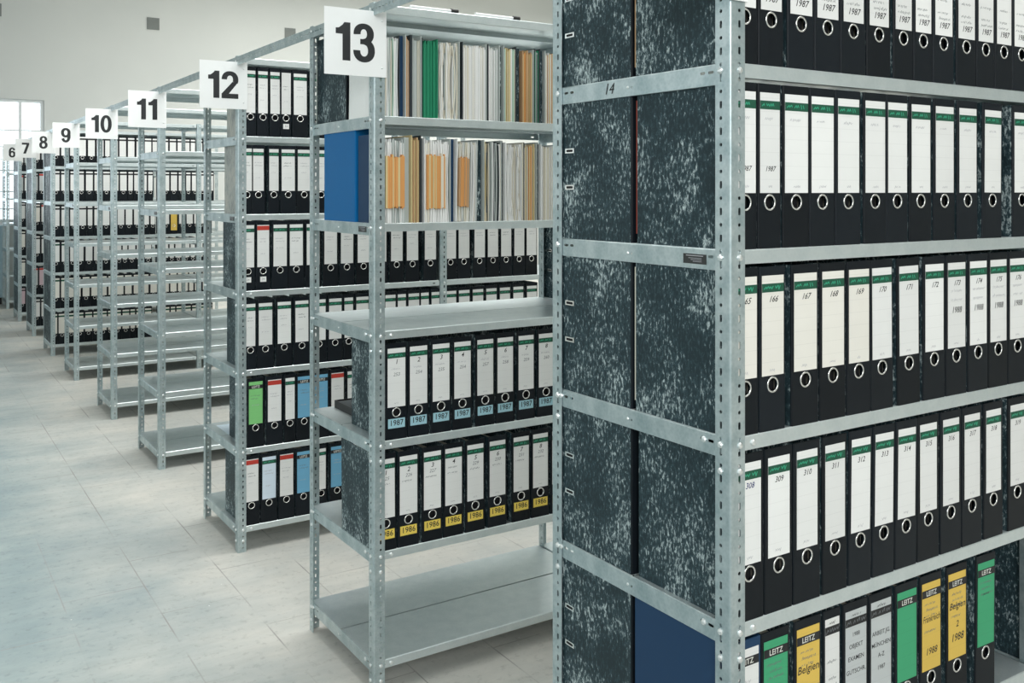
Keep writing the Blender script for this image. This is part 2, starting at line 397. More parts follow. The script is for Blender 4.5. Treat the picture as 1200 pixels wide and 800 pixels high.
# ------------------------------------------------------------------ written text (built in font, turned into meshes)
TXT = {}
def text_mesh(s, size, m, bold=0.0, shear=0.0, wmax=None, spacing=1.0):
    key = (s, size, m, bold, shear, wmax)
    if key in TXT: return TXT[key]
    c = bpy.data.curves.new('txt', 'FONT'); c.body = s; c.size = size; c.offset = bold * size; c.shear = shear
    c.align_x = 'CENTER'; c.align_y = 'CENTER'; c.resolution_u = 2; c.space_character = spacing; c.space_line = .9
    o = bpy.data.objects.new('txt', c); COL.objects.link(o)
    dg = bpy.context.evaluated_depsgraph_get(); dg.update()
    me = bpy.data.meshes.new_from_object(o.evaluated_get(dg))
    bpy.data.objects.remove(o); bpy.data.curves.remove(c)
    me.materials.clear(); me.materials.append(M[m]); me.name = 'writing'
    xs = [v.co.x for v in me.vertices]
    if wmax and xs and max(xs) - min(xs) > wmax:
        k = wmax / (max(xs) - min(xs)); me.transform(Matrix.Diagonal((k, 1, 1, 1)))
    me.transform(Matrix.Rotation(PI / 2, 4, 'X'))
    TXT[key] = me
    return me
SCR = {}
def scribble(w, h, m, lines=1, seed=0, thick=.0009):
    """a line or lines of illegible joined-up handwriting"""
    key = (w, h, m, lines, seed, thick)
    if key in SCR: return SCR[key]
    rnd = random.Random(seed * 31 + 5); bm = bmesh.new()
    for L in range(lines):
        z = -L * h * 1.9; x0 = -w / 2 + rnd.uniform(0, .15) * w; x1 = w / 2 - rnd.uniform(0, .3) * w
        n = max(6, int((x1 - x0) / (h * .33))); pts = []
        for i in range(n + 1):
            k = 1.6 if rnd.random() < .18 else 1.0
            pts.append((x0 + (x1 - x0) * i / n + rnd.uniform(-.1, .1) * h + (h * .18 if i % 2 else 0), z + (h * .42 * k if i % 2 else -h * .35 * k) * rnd.uniform(.5, 1.1)))
        i = 0
        for (a, c), (d, e) in zip(pts, pts[1:]):
            i += 1
            if rnd.random() < .12: continue
            dx, dz = d - a, e - c; l = math.hypot(dx, dz) + 1e-6; nx, nz = -dz / l * thick / 2, dx / l * thick / 2
            quad(bm, [(a + nx, 0, c + nz), (d + nx, 0, e + nz), (d - nx, 0, e - nz), (a - nx, 0, c - nz)])
    SCR[key] = mesh('writing', bm, [M[m]]); return SCR[key]

# ------------------------------------------------------------------ binders
BD, BH = .274, .315
RZ = .088       # height of the finger ring
CACHE = {}
def cover_mesh(w, side='marble', spine='black'):
    key = ('cover', w, side, spine)
    if key in CACHE: return CACHE[key]
    bm = bmesh.new(); t = .0028; r = .0035; hw = w / 2
    # spine board with punched finger hole
    rr = .0120; n = 16
    zc0, zc1 = RZ - .022, RZ + .022
    def rect_pt(a):
        c, s = math.cos(a), math.sin(a); k = min((hw - r) / max(abs(c), 1e-6), .022 / max(abs(s), 1e-6)); return (c * k, RZ + s * k)
    for y in (0, t):
        quad(bm, [(-hw + r, y, 0), (hw - r, y, 0), (hw - r, y, zc0), (-hw + r, y, zc0)])
        quad(bm, [(-hw + r, y, zc1), (hw - r, y, zc1), (hw - r, y, BH), (-hw + r, y, BH)])
    an = sorted([2 * PI * i / n for i in range(n)] + [math.atan2(s1 * .022, s2 * (hw - r)) % (2 * PI) for s1 in (-1, 1) for s2 in (-1, 1)])
    for a0, a1 in zip(an, an[1:] + [an[0] + 2 * PI]):
        if a1 - a0 < 1e-6: continue
        for y in (0, t):
            p0, p1 = rect_pt(a0), rect_pt(a1)
            quad(bm, [(p0[0], y, p0[1]), (p1[0], y, p1[1]), (rr * math.cos(a1), y, RZ + rr * math.sin(a1)), (rr * math.cos(a0), y, RZ + rr * math.sin(a0))])
        quad(bm, [(rr * math.cos(a0), 0, RZ + rr * math.sin(a0)), (rr * math.cos(a1), 0, RZ + rr * math.sin(a1)), (rr * math.cos(a1), t, RZ + rr * math.sin(a1)), (rr * math.cos(a0), t, RZ + rr * math.sin(a0))])
    for z in (0, BH): quad(bm, [(-hw + r, 0, z), (hw - r, 0, z), (hw - r, t, z), (-hw + r, t, z)])
    # rounded spine edges and side boards
    for s in (-1, 1):
        arc = [(s * (hw - r + r * math.sin(a)), r - r * math.cos(a)) for a in (0, PI / 8, PI / 4, 3 * PI / 8, PI / 2)]
        for p, q in zip(arc, arc[1:]): quad(bm, [(p[0], p[1], 0), (q[0], q[1], 0), (q[0], q[1], BH), (p[0], p[1], BH)])
        x0, x1 = sorted((s * hw, s * (hw - .0022)))
        box(bm, x0, x1, r, BD, 0, BH, 1)
        quad(bm, [(s * (hw - r), 0, BH), (s * hw, r, BH), (s * (hw - .0022), r, BH), (s * (hw - r), t, BH)])
    # dark plate behind the hole, standing in for the shade inside the binder
    box(bm, -.016, .016, .012, .014, RZ - .02, RZ + .02, 2)
    CACHE[key] = mesh('binder_cover', bm, [M[spine], M[side], M['hole']]); return CACHE[key]
def ring_mesh():
    if 'ring' in CACHE: return CACHE['ring']
    bm = bmesh.new(); R, n, m = .0140, 28, 8
    def P(i, j):
        a, b = 2 * PI * i / n, 2 * PI * j / m; k = R + .0021 * math.cos(b); return (k * math.cos(a), -.0002 - .0015 * math.sin(b), k * math.sin(a))
    for i in range(n):
        for j in range(m): quad(bm, [P(i, j), P(i + 1, j), P(i + 1, j + 1), P(i, j + 1)])
    CACHE['ring'] = mesh('finger_ring', bm, [M['chrome']], True); return CACHE['ring']
def block_mesh(w, m='leafc'):
    key = ('block', w, m)
    if key not in CACHE:
        bm = bmesh.new(); hw = w / 2 - .006
        box(bm, -hw, hw, .022, BD - .018, .012, .285); CACHE[key] = mesh('paper_block', bm, [M[m]])
    return CACHE[key]
def slab_mesh(name, w, h, m, t=.0006, y=0.0):
    key = (name, w, h, m)
    if key not in CACHE:
        bm = bmesh.new(); box(bm, -w / 2, w / 2, y - t, y, 0, h); CACHE[key] = mesh(name, bm, [M[m]])
    return CACHE[key]
LT = .298          # label top
def binder(label, x, y, z, w=.079, lab='white', band='green', side='marble', lw=None, writing=(), sticker=None, note=None,
           lean=0, facing=1, group=None, spine='black', lh=.192, dz=0, brand=True, leaf='leafc', slots=False, divider=None, cat='binder', name='lever_arch_binder'):
    r = thing(name, label, cat, (x, y, z), (0, math.radians(lean), 0 if facing > 0 else PI), group)
    obj('cover', cover_mesh(w, side, spine), r)
    obj('paper_block', block_mesh(w, leaf), r)
    obj('finger_ring', ring_mesh(), r, (0, 0, RZ))
    if lab:
        lw = lw or min(.063, round(w - .013, 3))
        lb = obj('spine_label', slab_mesh('spine_label', lw, lh, lab), r, (0, -.0002, LT - lh + dz))
        top = lh
        if band in ('green', 'leitz', 'red', 'leitzgreen', 'ltdark'):
            bc = {'green': 'band_dark', 'leitz': 'band_black', 'red': 'band_red', 'leitzgreen': 'band_dark', 'ltdark': 'band_black'}[band]
            b_ = obj('label_band', slab_mesh('label_band', lw, .0165 if band != 'red' else .020, bc, .0003), lb, (0, -.0006, top - (.0320 if band != 'red' else .024)))
            if brand:
                if band == 'green': obj('printed_script', scribble(lw * 1.02, .0095, 'band_light', 1, 3, .0022), b_, (.003, -.0005, .0085))
                elif band == 'leitz': obj('printed_name', text_mesh('LEITZ', .0150, 'band_white', .012, 0, lw * .80), b_, (0, -.0005, .008))
                elif band == 'ltdark': obj('printed_script', scribble(lw * .98, .010, 'mid', 1, 9, .0016), b_, (.002, -.0005, .0085))
        for (kind, val, zz, size, ink, sh) in writing:
            me = text_mesh(val, size, ink, .010 if ink in ('ink', 'bluein') else .0, sh, lw * .94) if kind == 't' else scribble(lw * size, .0068, ink, val[0], val[1])
            obj('handwriting', me, lb, (0, -.0007, zz))
    if sticker:
        st = obj('year_sticker', slab_mesh('year_sticker', .061, .031, sticker[0]), r, (0, -.0002, RZ - .051), label='%s sticker printed with the year' % ('yellow' if 'yellow' in sticker[0] else 'pale blue'))
        obj('printed_year', text_mesh(sticker[1], .026, 'ink', .012, 0, .046, 1.0), st, (0, -.0007, .0165))
    if note:
        st = obj('note_sticker', slab_mesh('note_sticker', .028, .024, 'white'), r, (0, -.0002, RZ - .050))
        obj('printed_note', text_mesh(note, .013, 'mid', 0, 0), st, (0, -.0007, .012))
    if slots:
        for zz in (.118, .202):
            for s in (-1, 1):
                obj('cover_slot', slot_mesh(), r, (s * (w / 2 + .0001), BD - .054, zz), (0, 0, 0 if s > 0 else PI))
    if divider:
        bm = bmesh.new(); hw = w / 2 - .003; box(bm, -hw, -hw + .008, BD - .016, BD + .007, .02, .30)
        obj('divider_sheets', mesh('divider_sheets', bm, [M[divider]]), r)
    return r
def slot_mesh():
    if 'slot' in CACHE: return CACHE['slot']
    bm = bmesh.new()
    plate(bm, (0, -.017, -.0055), (0, 1, 0), (0, 0, 1), (1, 0, 0), .0010, .034, .011, [(.017, .0055, .0125, .0028, .93)], 0, .017)
    box(bm, 0, .0004, -.0125, .0125, -.003, .003, 1)  # dark backing that paints the shade within the slot
    CACHE['slot'] = mesh('cover_slot', bm, [M['chrome'], M['hole']]); return CACHE['slot']

# ------------------------------------------------------------------ rack parts
X0, DEP, FW, PITCH, PH = 1.3017, .5727, .0385, 1.0345, 2.243
def post_mesh(mx=1, my=1):
    """L profile upright; corner at origin, flanges along mx*X and my*Y"""
    key = ('post', mx, my)
    if key in CACHE: return CACHE[key]
    bm = bmesh.new(); t = .002; r = .0045
    holes = []
    n = int((PH - .03) / .025)
    for i in range(n):
        s = .02 + i * .025
        if i % 2: holes.append((s, FW - r - .0145, .0072, .0031, .86))
        else: holes.append((s, FW - r - .0145, .0036, .0036, .72))
    # flange in X (front face), extruded inward along my*Y
    plate(bm, (mx * r, 0, 0), (0, 0, 1), (mx, 0, 0), (0, my, 0), t, PH, FW - r, holes)
    plate(bm, (0, my * r, 0), (0, 0, 1), (0, my, 0), (mx, 0, 0), t, PH, FW - r, holes)
    arc = lambda R: [(mx * (r - R * math.sin(a)), my * (r - R * math.cos(a))) for a in (0, PI / 8, PI / 4, 3 * PI / 8, PI / 2)]
    A, B = arc(r), arc(r - t)
    for (p, q) in zip(A, A[1:]): quad(bm, [(*p, 0), (*q, 0), (*q, PH), (*p, PH)])
    for (p, q) in zip(B, B[1:]): quad(bm, [(*p, 0), (*q, 0), (*q, PH), (*p, PH)])
    for z in (0, PH):
        for a, b, c, d in zip(A, A[1:], B, B[1:]): quad(bm, [(*a, z), (*b, z), (*d, z), (*c, z)])
    CACHE[key] = mesh('upright_post', bm, [M['steel']]); return CACHE[key]
SL = PITCH - .0085     # shelf length
SD = DEP - .006      # shelf depth
def shelf_mesh():
    if 'shelf' in CACHE: return CACHE['shelf']
    bm = bmesh.new(); c = .0022; t = .0014; mid = SD / 2
    for y0, y1 in ((c, mid - .0042), (mid + .0042, SD - c)):
        box(bm, c, SL - c, y0, y1, -t, 0)
    for y in (mid - .0042, mid + .0042 + .001):
        box(bm, .01, SL - .01, y - .001, y, -.016, -t)
    box(bm, .01, SL - .01, mid - .0042, mid + .0042, -.0165, -.0155)  # closing strip added below the seam to keep the gap dark
    sl = [(.030, .013, .0075, .0030, .9), (SL - .030, .013, .0075, .0030, .9)]
    LH = .0275
    for ysign, yy in ((1, 0), (-1, SD)):
        plate(bm, (0, yy, -LH), (1, 0, 0), (0, 0, 1), (0, ysign, 0), t, SL, LH - c, sl, 0, .02)
        quad(bm, [(c, yy, -c), (SL - c, yy, -c), (SL - c, yy + ysign * c, 0), (c, yy + ysign * c, 0)])
        ya, yb = sorted((yy + ysign * t, yy + ysign * .012)); box(bm, c, SL - c, ya, yb, -LH, -LH + .0012)
    # stiffening bar under each panel, with slots seen from below
    CACHE['shelf'] = mesh('shelf', bm, [M['shelf_steel']]); return CACHE['shelf']
def rail_mesh():
    if 'rail' in CACHE: return CACHE['rail']
    bm = bmesh.new(); H = .040; t = .0014; c = .0022
    L = SD - 2 * .038
    holes = [(.012, .025, .0075, .0028, .9), (.034, .025, .0065, .0026, .9), (L / 2, .018, .0022, .0022, .72), (L - .034, .025, .0065, .0026, .9), (L - .012, .025, .0075, .0028, .9)]
    plate(bm, (0, .038, -H), (0, 1, 0), (0, 0, 1), (1, 0, 0), t, L, H - c, holes, 0, .011)
    for a, b in ((.038, .010), (SD - .038, SD - .010)):   # ends with clipped lower corners, behind the posts
        for x in (0, t):
            quad(bm, [(x, a, -c), (x, b, -c), (x, b, -.028), (x, a, -H)])
        quad(bm, [(0, a, -H), (t, a, -H), (t, b, -.028), (0, b, -.028)])
    quad(bm, [(0, .01, -c), (0, SD - .01, -c), (c, SD - .01, 0), (c, .01, 0)])
    box(bm, t, .012, .04, SD - .04, -H, -H + .0012)
    CACHE['rail'] = mesh('end_rail', bm, [M['steel']]); return CACHE['rail']
def bolt_mesh():
    if 'bolt' in CACHE: return CACHE['bolt']
    bm = bmesh.new(); n = 12
    prof = [(.0062, 0), (.0062, -.0020), (.0048, -.0040), (.0022, -.0050)]
    P = lambda k, i: (prof[k][0] * math.cos(2 * PI * i / n), prof[k][1], prof[k][0] * math.sin(2 * PI * i / n))
    for k in range(3):
        for i in range(n): quad(bm, [P(k, i), P(k, i + 1), P(k + 1, i + 1), P(k + 1, i)])
    bm.faces.new([bm.verts.new(P(3, i)) for i in range(n)])
    CACHE['bolt'] = mesh('bolt', bm, [M['bolt']]); return CACHE['bolt']   # head points along -Y

ZS = [2.236, 1.8750, 1.5262, 1.177, .822, .466, .112]
RY = {14: 1.2748, 13: 2.8435, 12: 4.3021, 11: 5.835, 10: 7.2899, 9: 8.9632, 8: 10.4237, 7: 11.9477, 6: 13.3913, 5: 14.90}
RZS = {14: [2.236, 1.8735, 1.5235, 1.1735, .8235, .4735, .115], 13: [2.238, 1.877, 1.5277, 1.177, .820, .462, .109],
       12: [2.235, 1.881, 1.5266, 1.1787, .821, .466, .115], 11: [2.234, 1.866, 1.521, 1.175, .798, .450, .098]}
DESC = {14: 'nearest grey steel shelving rack at right, its end full of black marbled binders', 13: 'grey steel shelving rack with number plate 13 and paper files on top shelves',
        12: 'grey steel shelving rack with number plate 12 and coloured labels on lower binders', 11: 'empty grey steel shelving rack with number plate 11',
        10: 'empty grey steel shelving rack with number plate 10', 9: 'empty grey steel shelving rack with number plate 9',
        8: 'grey steel shelving rack with number plate 8, full of binders', 7: 'grey steel shelving rack with number plate 7, behind rack 8',
        6: 'grey steel shelving rack with number plate 6, behind rack 7', 5: 'farthest grey steel shelving rack, beside the far window'}
sign_bm = bmesh.new(); box(sign_bm, -.213, 0, -.0022, 0, 0, .212); SIGN = mesh('number_plate', sign_bm, [M['sign']])
RACK = {}
NW = {14: 'fourteen', 13: 'thirteen', 12: 'twelve', 8: 'eight', 7: 'seven', 6: 'six'}
for k in range(14, 4, -1):
    y = RY[k]; zs = RZS.get(k, ZS)
    nb = 2
    rk = thing('shelving_rack', DESC[k], 'shelving rack', (X0, y, 0), (0, 0, 0), 'numbered steel shelving racks'); RACK[k] = rk
    near = k >= 12
    for b in range(nb + 1):
        last = b == nb
        mx = -1 if last else 1
        px = b * PITCH + (0 if last else 0)
        for front in (1, 0):
            p = obj('upright_post', post_mesh(mx, 1 if front else -1), rk, (px, 0 if front else DEP, 0))
            if last or (k < 8): continue
            for i, z in enumerate(zs):
                dzs = [-.015] + ([-.064] if (i >= 3 and near) else [])
                for dz in dzs:
                    if front:
                        obj('bolt', bolt_mesh(), p, (.0245 * 1, 0, z + dz))
                        if b == 0: obj('bolt', bolt_mesh(), p, (0, .0245, z + dz), (0, 0, -PI / 2))
                    elif b == 0:
                        obj('bolt', bolt_mesh(), p, (0, -.0245, z + dz), (0, 0, -PI / 2))
    for b in range(nb):
        for i, z in enumerate(zs):
            s = obj('shelf', shelf_mesh(), rk, (b * PITCH + .0045, .003, z))
            e = obj('end_rail', rail_mesh(), s, (-.0015, 0, 0))
            obj('end_rail', rail_mesh(), s, (SL + .0002, SD, 0), (0, 0, PI))
            if near and b == 0:
                obj('bolt', bolt_mesh(), e, (0, SD / 2 + .012, -.021), (0, 0, -PI / 2)).scale = (.5, .5, .5)
                if i >= 3:
                    for yy in (.05, SD - .05): obj('bolt', bolt_mesh(), e, (0, yy + .018, -.015), (0, 0, -PI / 2))
                    obj('bolt', bolt_mesh(), s, (.058, 0, -.015))
            if b == 0 and i == 2 and k > 8:
                bm = bmesh.new(); box(bm, -.0010, 0, .062, .125, -.031, -.012); box(bm, -.0013, -.0010, .07, .117, -.016, -.0145, 1)
                for q in range(3): box(bm, -.0013, -.0010, .074, .11 - q * .006, -.0205 - q * .0032, -.0196 - q * .0032, 1)
                obj('maker_plate', mesh('maker_plate', bm, [M['plate'], M['faint']]), e)
            if b == 0 and i == 1 and k in (13, 14):
                obj('handwriting', text_mesh(str(k), .034 if k == 14 else .026, 'ink' if k == 14 else 'faint', 0, .3), e, (-.0006, .36 if k == 14 else .33, -.020), (0, 0, -PI / 2))
    if k > 5:
        sg = obj('number_plate', SIGN, rk, (FW + .0035, -.0022, 2.000 if k < 14 else 1.987), label='white plastic plate with black number %d' % k)
        obj('number', number_mesh(str(k), .121), sg, (-.110, -.0025, .046))
        for zz in (.03, .182): obj('screw', bolt_mesh(), sg, (-.016, -.0024, zz)).scale = (.55, .6, .55)

# overhead perforated bar tying the racks together
bb = bmesh.new(); L = 13.6
hl = []
i = 0
while .02 + i * .025 < L - .02:
    hl.append((.02 + i * .025, .020, .0068 if i % 2 else .0033, .0027 if i % 2 else .0033, .86 if i % 2 else .72)); i += 1
plate(bb, (0, 0, 0), (0, 1, 0), (0, 0, 1), (-1, 0, 0), .002, L, .036, hl)
box(bb, -.002, .034, 0, L, .036, .038)
ob = tag(obj('perforated_bar', mesh('perforated_bar', bb, [M['steel']]), None, (X0 - .0008, .55, 2.199)), 'long perforated steel angle bar running over the rack ends, tying them together', 'bar')
bb = bmesh.new(); plate(bb, (0, 0, 0), (1, 0, 0), (0, 0, 1), (0, 1, 0), .002, .26, .036, [(.02 + .025 * i, .018, .0065 if i % 2 else .0033, .0028, .8) for i in range(10)])

# ------------------------------------------------------------------ binder rows
ORD = ['first', 'second', 'third', 'fourth', 'fifth', 'sixth', 'seventh', 'eighth', 'ninth', 'tenth', 'eleventh', 'twelfth', 'thirteenth', 'fourteenth', 'fifteenth', 'sixteenth', 'seventeenth', 'eighteenth', 'nineteenth', 'twentieth', 'twenty-first', 'twenty-second']
def widths(xs, dflt=.079, narrow=None):
    """binder widths that let neighbours at the measured centres stand side by side"""
    w = [(.055 if narrow and i in narrow else dflt) for i in range(len(xs))]
    for _ in range(12):
        for i in range(len(xs) - 1):
            g = xs[i + 1] - xs[i] - .0006
            if w[i] / 2 + w[i + 1] / 2 > g:
                ex = (w[i] + w[i + 1]) / 2 - g
                w[i] -= ex; w[i + 1] -= ex
    return [max(.044, math.floor(v * 500) / 500) for v in w]
def settle(xs, ws, xmin):
    out = []; cur = xmin
    for x, w in zip(xs, ws):
        x = max(x, cur + w / 2); out.append(x); cur = x + w / 2 + .0004
    return out
COLN = {'white': 'white', 'cream': 'cream', 'grey': 'grey', 'yellow': 'yellow', 'green': 'green', 'lime': 'light green', 'sky': 'blue', 'pale': 'pale blue', 'pink': 'pink'}
XS0 = X0 + .0062
YO = .0045          # spines stand just behind the shelf lip

Y14 = RY[14] + YO; Z14 = RZS[14]
g14 = 'binders on the shelves of the nearest rack'
# row A (second shelf from the top of the rack; only lower halves in view)
xa = [1.345, 1.416, 1.501, 1.58, 1.66, 1.743, 1.826, 1.896, 1.971, 2.058, 2.135, 2.21, 2.286]
wa = widths(xa, .080); xa = settle(xa, wa, XS0)
for i, (x, w) in enumerate(zip(xa, wa)):
    binder('black binder dated 1987, %s from left in topmost visible row of nearest rack' % ORD[i], x, Y14, Z14[1], w, 'white', 'green',
           writing=[('t', '1987', .022, .019, 'ink', .3), ('s', (2, i % 5), .050 if i > 2 else .046, .85, 'mid', 0), ('s', (1, i % 4 + 3), .078, .8, 'mid', 0)],
           group=g14, divider='leafb' if i == 0 else None)
xb = [1.346, 1.412, 1.487, 1.564, 1.644, 1.73, 1.805, 1.887, 1.974, 2.063, 2.161, 2.287]
wb = widths(xb, .080); xb = settle(xb, wb, XS0)
for i, (x, w) in enumerate(zip(xb, wb)):
    binder('black binder with green-banded blank label, %s from left in second visible row of nearest rack' % ORD[i], x, Y14, Z14[2], w, 'white', 'green', lw=min(.066, w - .01),
           writing=([('t', '1987', .046, .014, 'ink', .3)] if i < 2 else []) + [('s', (1, i % 5), .142, .6, 'faint', 0), ('s', (1, i % 3 + 5), .012, .35, 'faint', 0)],
           group=g14, divider='leafred' if i == 0 else None, lean=(0.6 if i == 10 else 0))
xc = [1.346, 1.42, 1.513, 1.596, 1.677, 1.754, 1.846, 1.936, 2.019, 2.104, 2.186, 2.268]
wc = widths(xc, .081); xc = settle(xc, wc, XS0)
for i, (x, w) in enumerate(zip(xc, wc)):
    num = 165 + i
    wr = [('t', str(num), .146, .0165, 'ink', .45), ('s', (1, i % 5), .010, .35, 'faint', 0)]
    if i >= 8: wr += [('t', '1988', .085, .019, 'ink', .2), ('s', (1, i), .128, .8, 'faint', 0), ('s', (1, i + 2), .108, .8, 'faint', 0)]
    binder('black binder with spine label numbered %d, in third visible row of nearest rack' % num, x, Y14, Z14[3], w, 'cream' if i < 5 else 'white', 'green', writing=wr,
           group=g14, divider='leafc' if i == 0 else None, lean=(-.5 if i in (5, 6) else 0), lw=min(.066, w - .012))
xd = [1.357, 1.437, 1.518, 1.602, 1.680, 1.757, 1.834, 1.914, 1.998, 2.08, 2.166, 2.267]
wd = widths(xd, .080); xd = settle(xd, wd, XS0)
for i, (x, w) in enumerate(zip(xd, wd)):
    num = 308 + i
    binder('black binder with spine label numbered %d, in fourth visible row of nearest rack' % num, x, Y14, Z14[4], w, 'white', 'green',
           writing=[('t', str(num), .148, .0155, 'bluein' if i == 0 else 'ink', .25), ('s', (1, i % 5), .012, .4, 'faint', 0)], group=g14, lean=(.8 if i in (4, 5, 6) else 0), lw=min(.060, w - .014))
xe = [1.345, 1.428, 1.521, 1.593, 1.667, 1.749, 1.837, 1.924, 2.021, 2.132]
we = widths(xe, .080, narrow=(3,)); xe = settle(xe, we, XS0)
cfg = [('white', 'leitz', [('s', (2, 1), .13, .8, 'faint', 0)], 'dark blue binder with white label'),
       ('green', 'leitz', [('s', (3, 2), .145, .8, 'mid', 0), ('t', 'Anfänge', .095, .018, 'ink', .3)], 'black binder with green label, second from left'),
       ('yellow', 'leitz', [('s', (3, 3), .145, .8, 'mid', 0), ('t', 'Belgien', .110, .022, 'ink', .15), ('t', 'Rechnungen', .072, .013, 'mid', .3)], 'black binder with yellow label reading Belgien'),
       ('white', 'ltdark', [('s', (1, 6), .182, .6, 'ink', 0), ('s', (1, 4), .105, .9, 'mid', 0), ('s', (2, 6), .07, .9, 'mid', 0)], 'slim black binder with white label'),
       ('grey', 'ltdark', [('s', (1, 7), .182, .5, 'ink', 0), ('t', '1988', .142, .012, 'ink', 0), ('t', 'OBJEKT', .118, .013, 'ink', 0), ('t', 'EXAMEN', .093, .013, 'ink', 0), ('t', 'GUTSCHR.', .066, .013, 'ink', 0)], 'black binder with grey label reading Examen'),
       ('grey', 'ltdark', [('s', (1, 8), .182, .5, 'ink', 0), ('t', 'ARBEIT.JG.', .125, .013, 'ink', 0), ('t', 'MÜNCHEN', .101, .013, 'ink', 0), ('t', 'A-Z', .078, .013, 'ink', 0), ('t', '1987', .052, .013, 'ink', 0)], 'black binder with grey label reading München'),
       ('green', 'leitz', [], 'black binder with green label beside grey labels,'),
       ('yellow', 'leitz', [('s', (3, 3), .145, .8, 'mid', 0), ('t', 'Frankreich', .112, .020, 'ink', .3), ('s', (1, 2), .085, .8, 'mid', 0), ('t', '1988', .040, .021, 'ink', .2)], 'black binder with yellow label reading Frankreich'),
       ('yellow', 'leitz', [('s', (3, 4), .145, .8, 'mid', 0), ('t', 'Belgien', .118, .021, 'ink', .25), ('s', (1, 1), .095, .8, 'mid', 0), ('t', '2', .076, .020, 'ink', .2), ('t', '1988', .046, .024, 'ink', .2)], 'black binder with yellow label reading Belgien 2'),
       ('green', 'leitz', [('s', (3, 5), .145, .8, 'mid', 0), ('s', (1, 5), .118, .4, 'ink', 0)], 'black binder with green label, last binder')]
for i, (x, w) in enumerate(zip(xe, we)):
    c = cfg[i]
    binder(c[3] + ' in bottom visible row of nearest rack', x, Y14, Z14[5], w, c[0], c[1], side='navy' if i == 0 else 'marble', spine='navy' if i == 0 else 'black',
           writing=c[2], group=g14, lw=.066 if i != 3 else .043, lean=(.7 if i == 9 else 0))
# rear row: end binders turned the other way, their covers fill the back half of the rack end
for n, (zi, rowname) in enumerate(((1, 'topmost visible'), (2, 'second visible'), (3, 'third visible'), (4, 'fourth visible'), (5, 'bottom visible'))):
    # spine faces the middle gap, slotted cover edge towards the rear post
    binder('black marbled binder at the back of the nearest rack end, %s row' % rowname, XS0 + .0405, RY[14] + .2905, Z14[zi], .080, None, slots=True, group='binders in the back half of the nearest rack')
binder('black marbled binder beyond the middle post, bottom visible row of nearest rack', X0 + PITCH + .05, Y14, Z14[5], .080, 'white', 'green', group=g14)

# rack 13
Y13 = RY[13] + YO; Z13 = RZS[13]
x5 = [1.384, 1.465, 1.55, 1.633, 1.724, 1.806, 1.894, 1.981, 2.065]
ex = [('253', 1), ('254', 2), ('235', 3), ('254', 4), ('257', 5), ('258', 6), ('259', 7), ('260', 8), ('261', 9)]
w5 = widths(x5, .079); x5 = settle(x5, w5, XS0)
binder_left = True
for i, (x, w) in enumerate(zip(x5, w5)):
    binder('black binder numbered %d with pale blue 1987 sticker, on rack thirteen' % (i + 1), x, Y13, Z13[4], w, 'white', 'green',
           writing=[('t', str(i + 1), .147, .021, 'ink', .2), ('s', (1, i % 5), .124, .75, 'faint', 0), ('t', ex[i][0], .106, .016, 'mid', .2), ('s', (1, i % 4), .012, .35, 'faint', 0)],
           sticker=('st_blue', '1987'), group='binders dated 1987 on rack thirteen', lw=.064)
x6 = [1.342, 1.428, 1.517, 1.598, 1.684, 1.774, 1.873, 1.956, 2.04]
w6 = widths(x6, .079); x6 = settle(x6, w6, XS0)
for i, (x, w) in enumerate(zip(x6, w6)):
    binder('black binder numbered %d with yellow 1986 sticker, on rack thirteen' % (i + 1), x, Y13, Z13[5], w, 'white', 'green',
           writing=[('t', str(i + 1), .147, .021, 'ink', .2), ('t', str(225 + i) , .128, .016, 'mid', .25) if i != 3 else ('s', (1, 2), .128, .7, 'mid', 0), ('s', (1, i % 5), .110, .85, 'mid', 0), ('s', (1, i % 4), .012, .35, 'faint', 0)],
           sticker=('st_yellow', '1986'), group='binders dated 1986 on rack thirteen', lw=.064, lean=(-.4 if i == 0 else 0))
binder('black marbled binder in the far bay of rack thirteen, right of its middle rear post', X0 + PITCH + .055, RY[13] + .2905, Z13[3], .080, None, slots=True, group='far bay binders')
# blue binder behind the rack thirteen end
binder('bright blue binder standing at the end of rack thirteen, second shelf from top', XS0 + .040, RY[13] + .168, Z13[2], .078, None, side='blue', spine='blue')
binder('dark marbled binder at the end of rack thirteen top shelf, back half', XS0 + .060, RY[13] + .2905, Z13[1], .078, None, slots=False)
# black tray lying flat
t_ = thing('document_tray', 'flat black document tray lying behind the 1987 binders on rack thirteen', 'tray', (1.52, RY[13] + .425, Z13[4]))
bm = bmesh.new(); box(bm, -.13, .13, -.12, .12, 0, .003); box(bm, -.13, -.127, -.12, .12, .003, .028); box(bm, .127, .13, -.12, .12, .003, .028); box(bm, -.127, .127, .117, .12, .003, .028); box(bm, -.127, .127, -.12, -.117, .003, .028)
obj('tray', mesh('tray', bm, [M['rubber']]), t_)
bm = bmesh.new(); box(bm, -.12, .12, -.11, .11, .0032, .024); obj('papers', mesh('papers', bm, [M['leafd']]), t_)

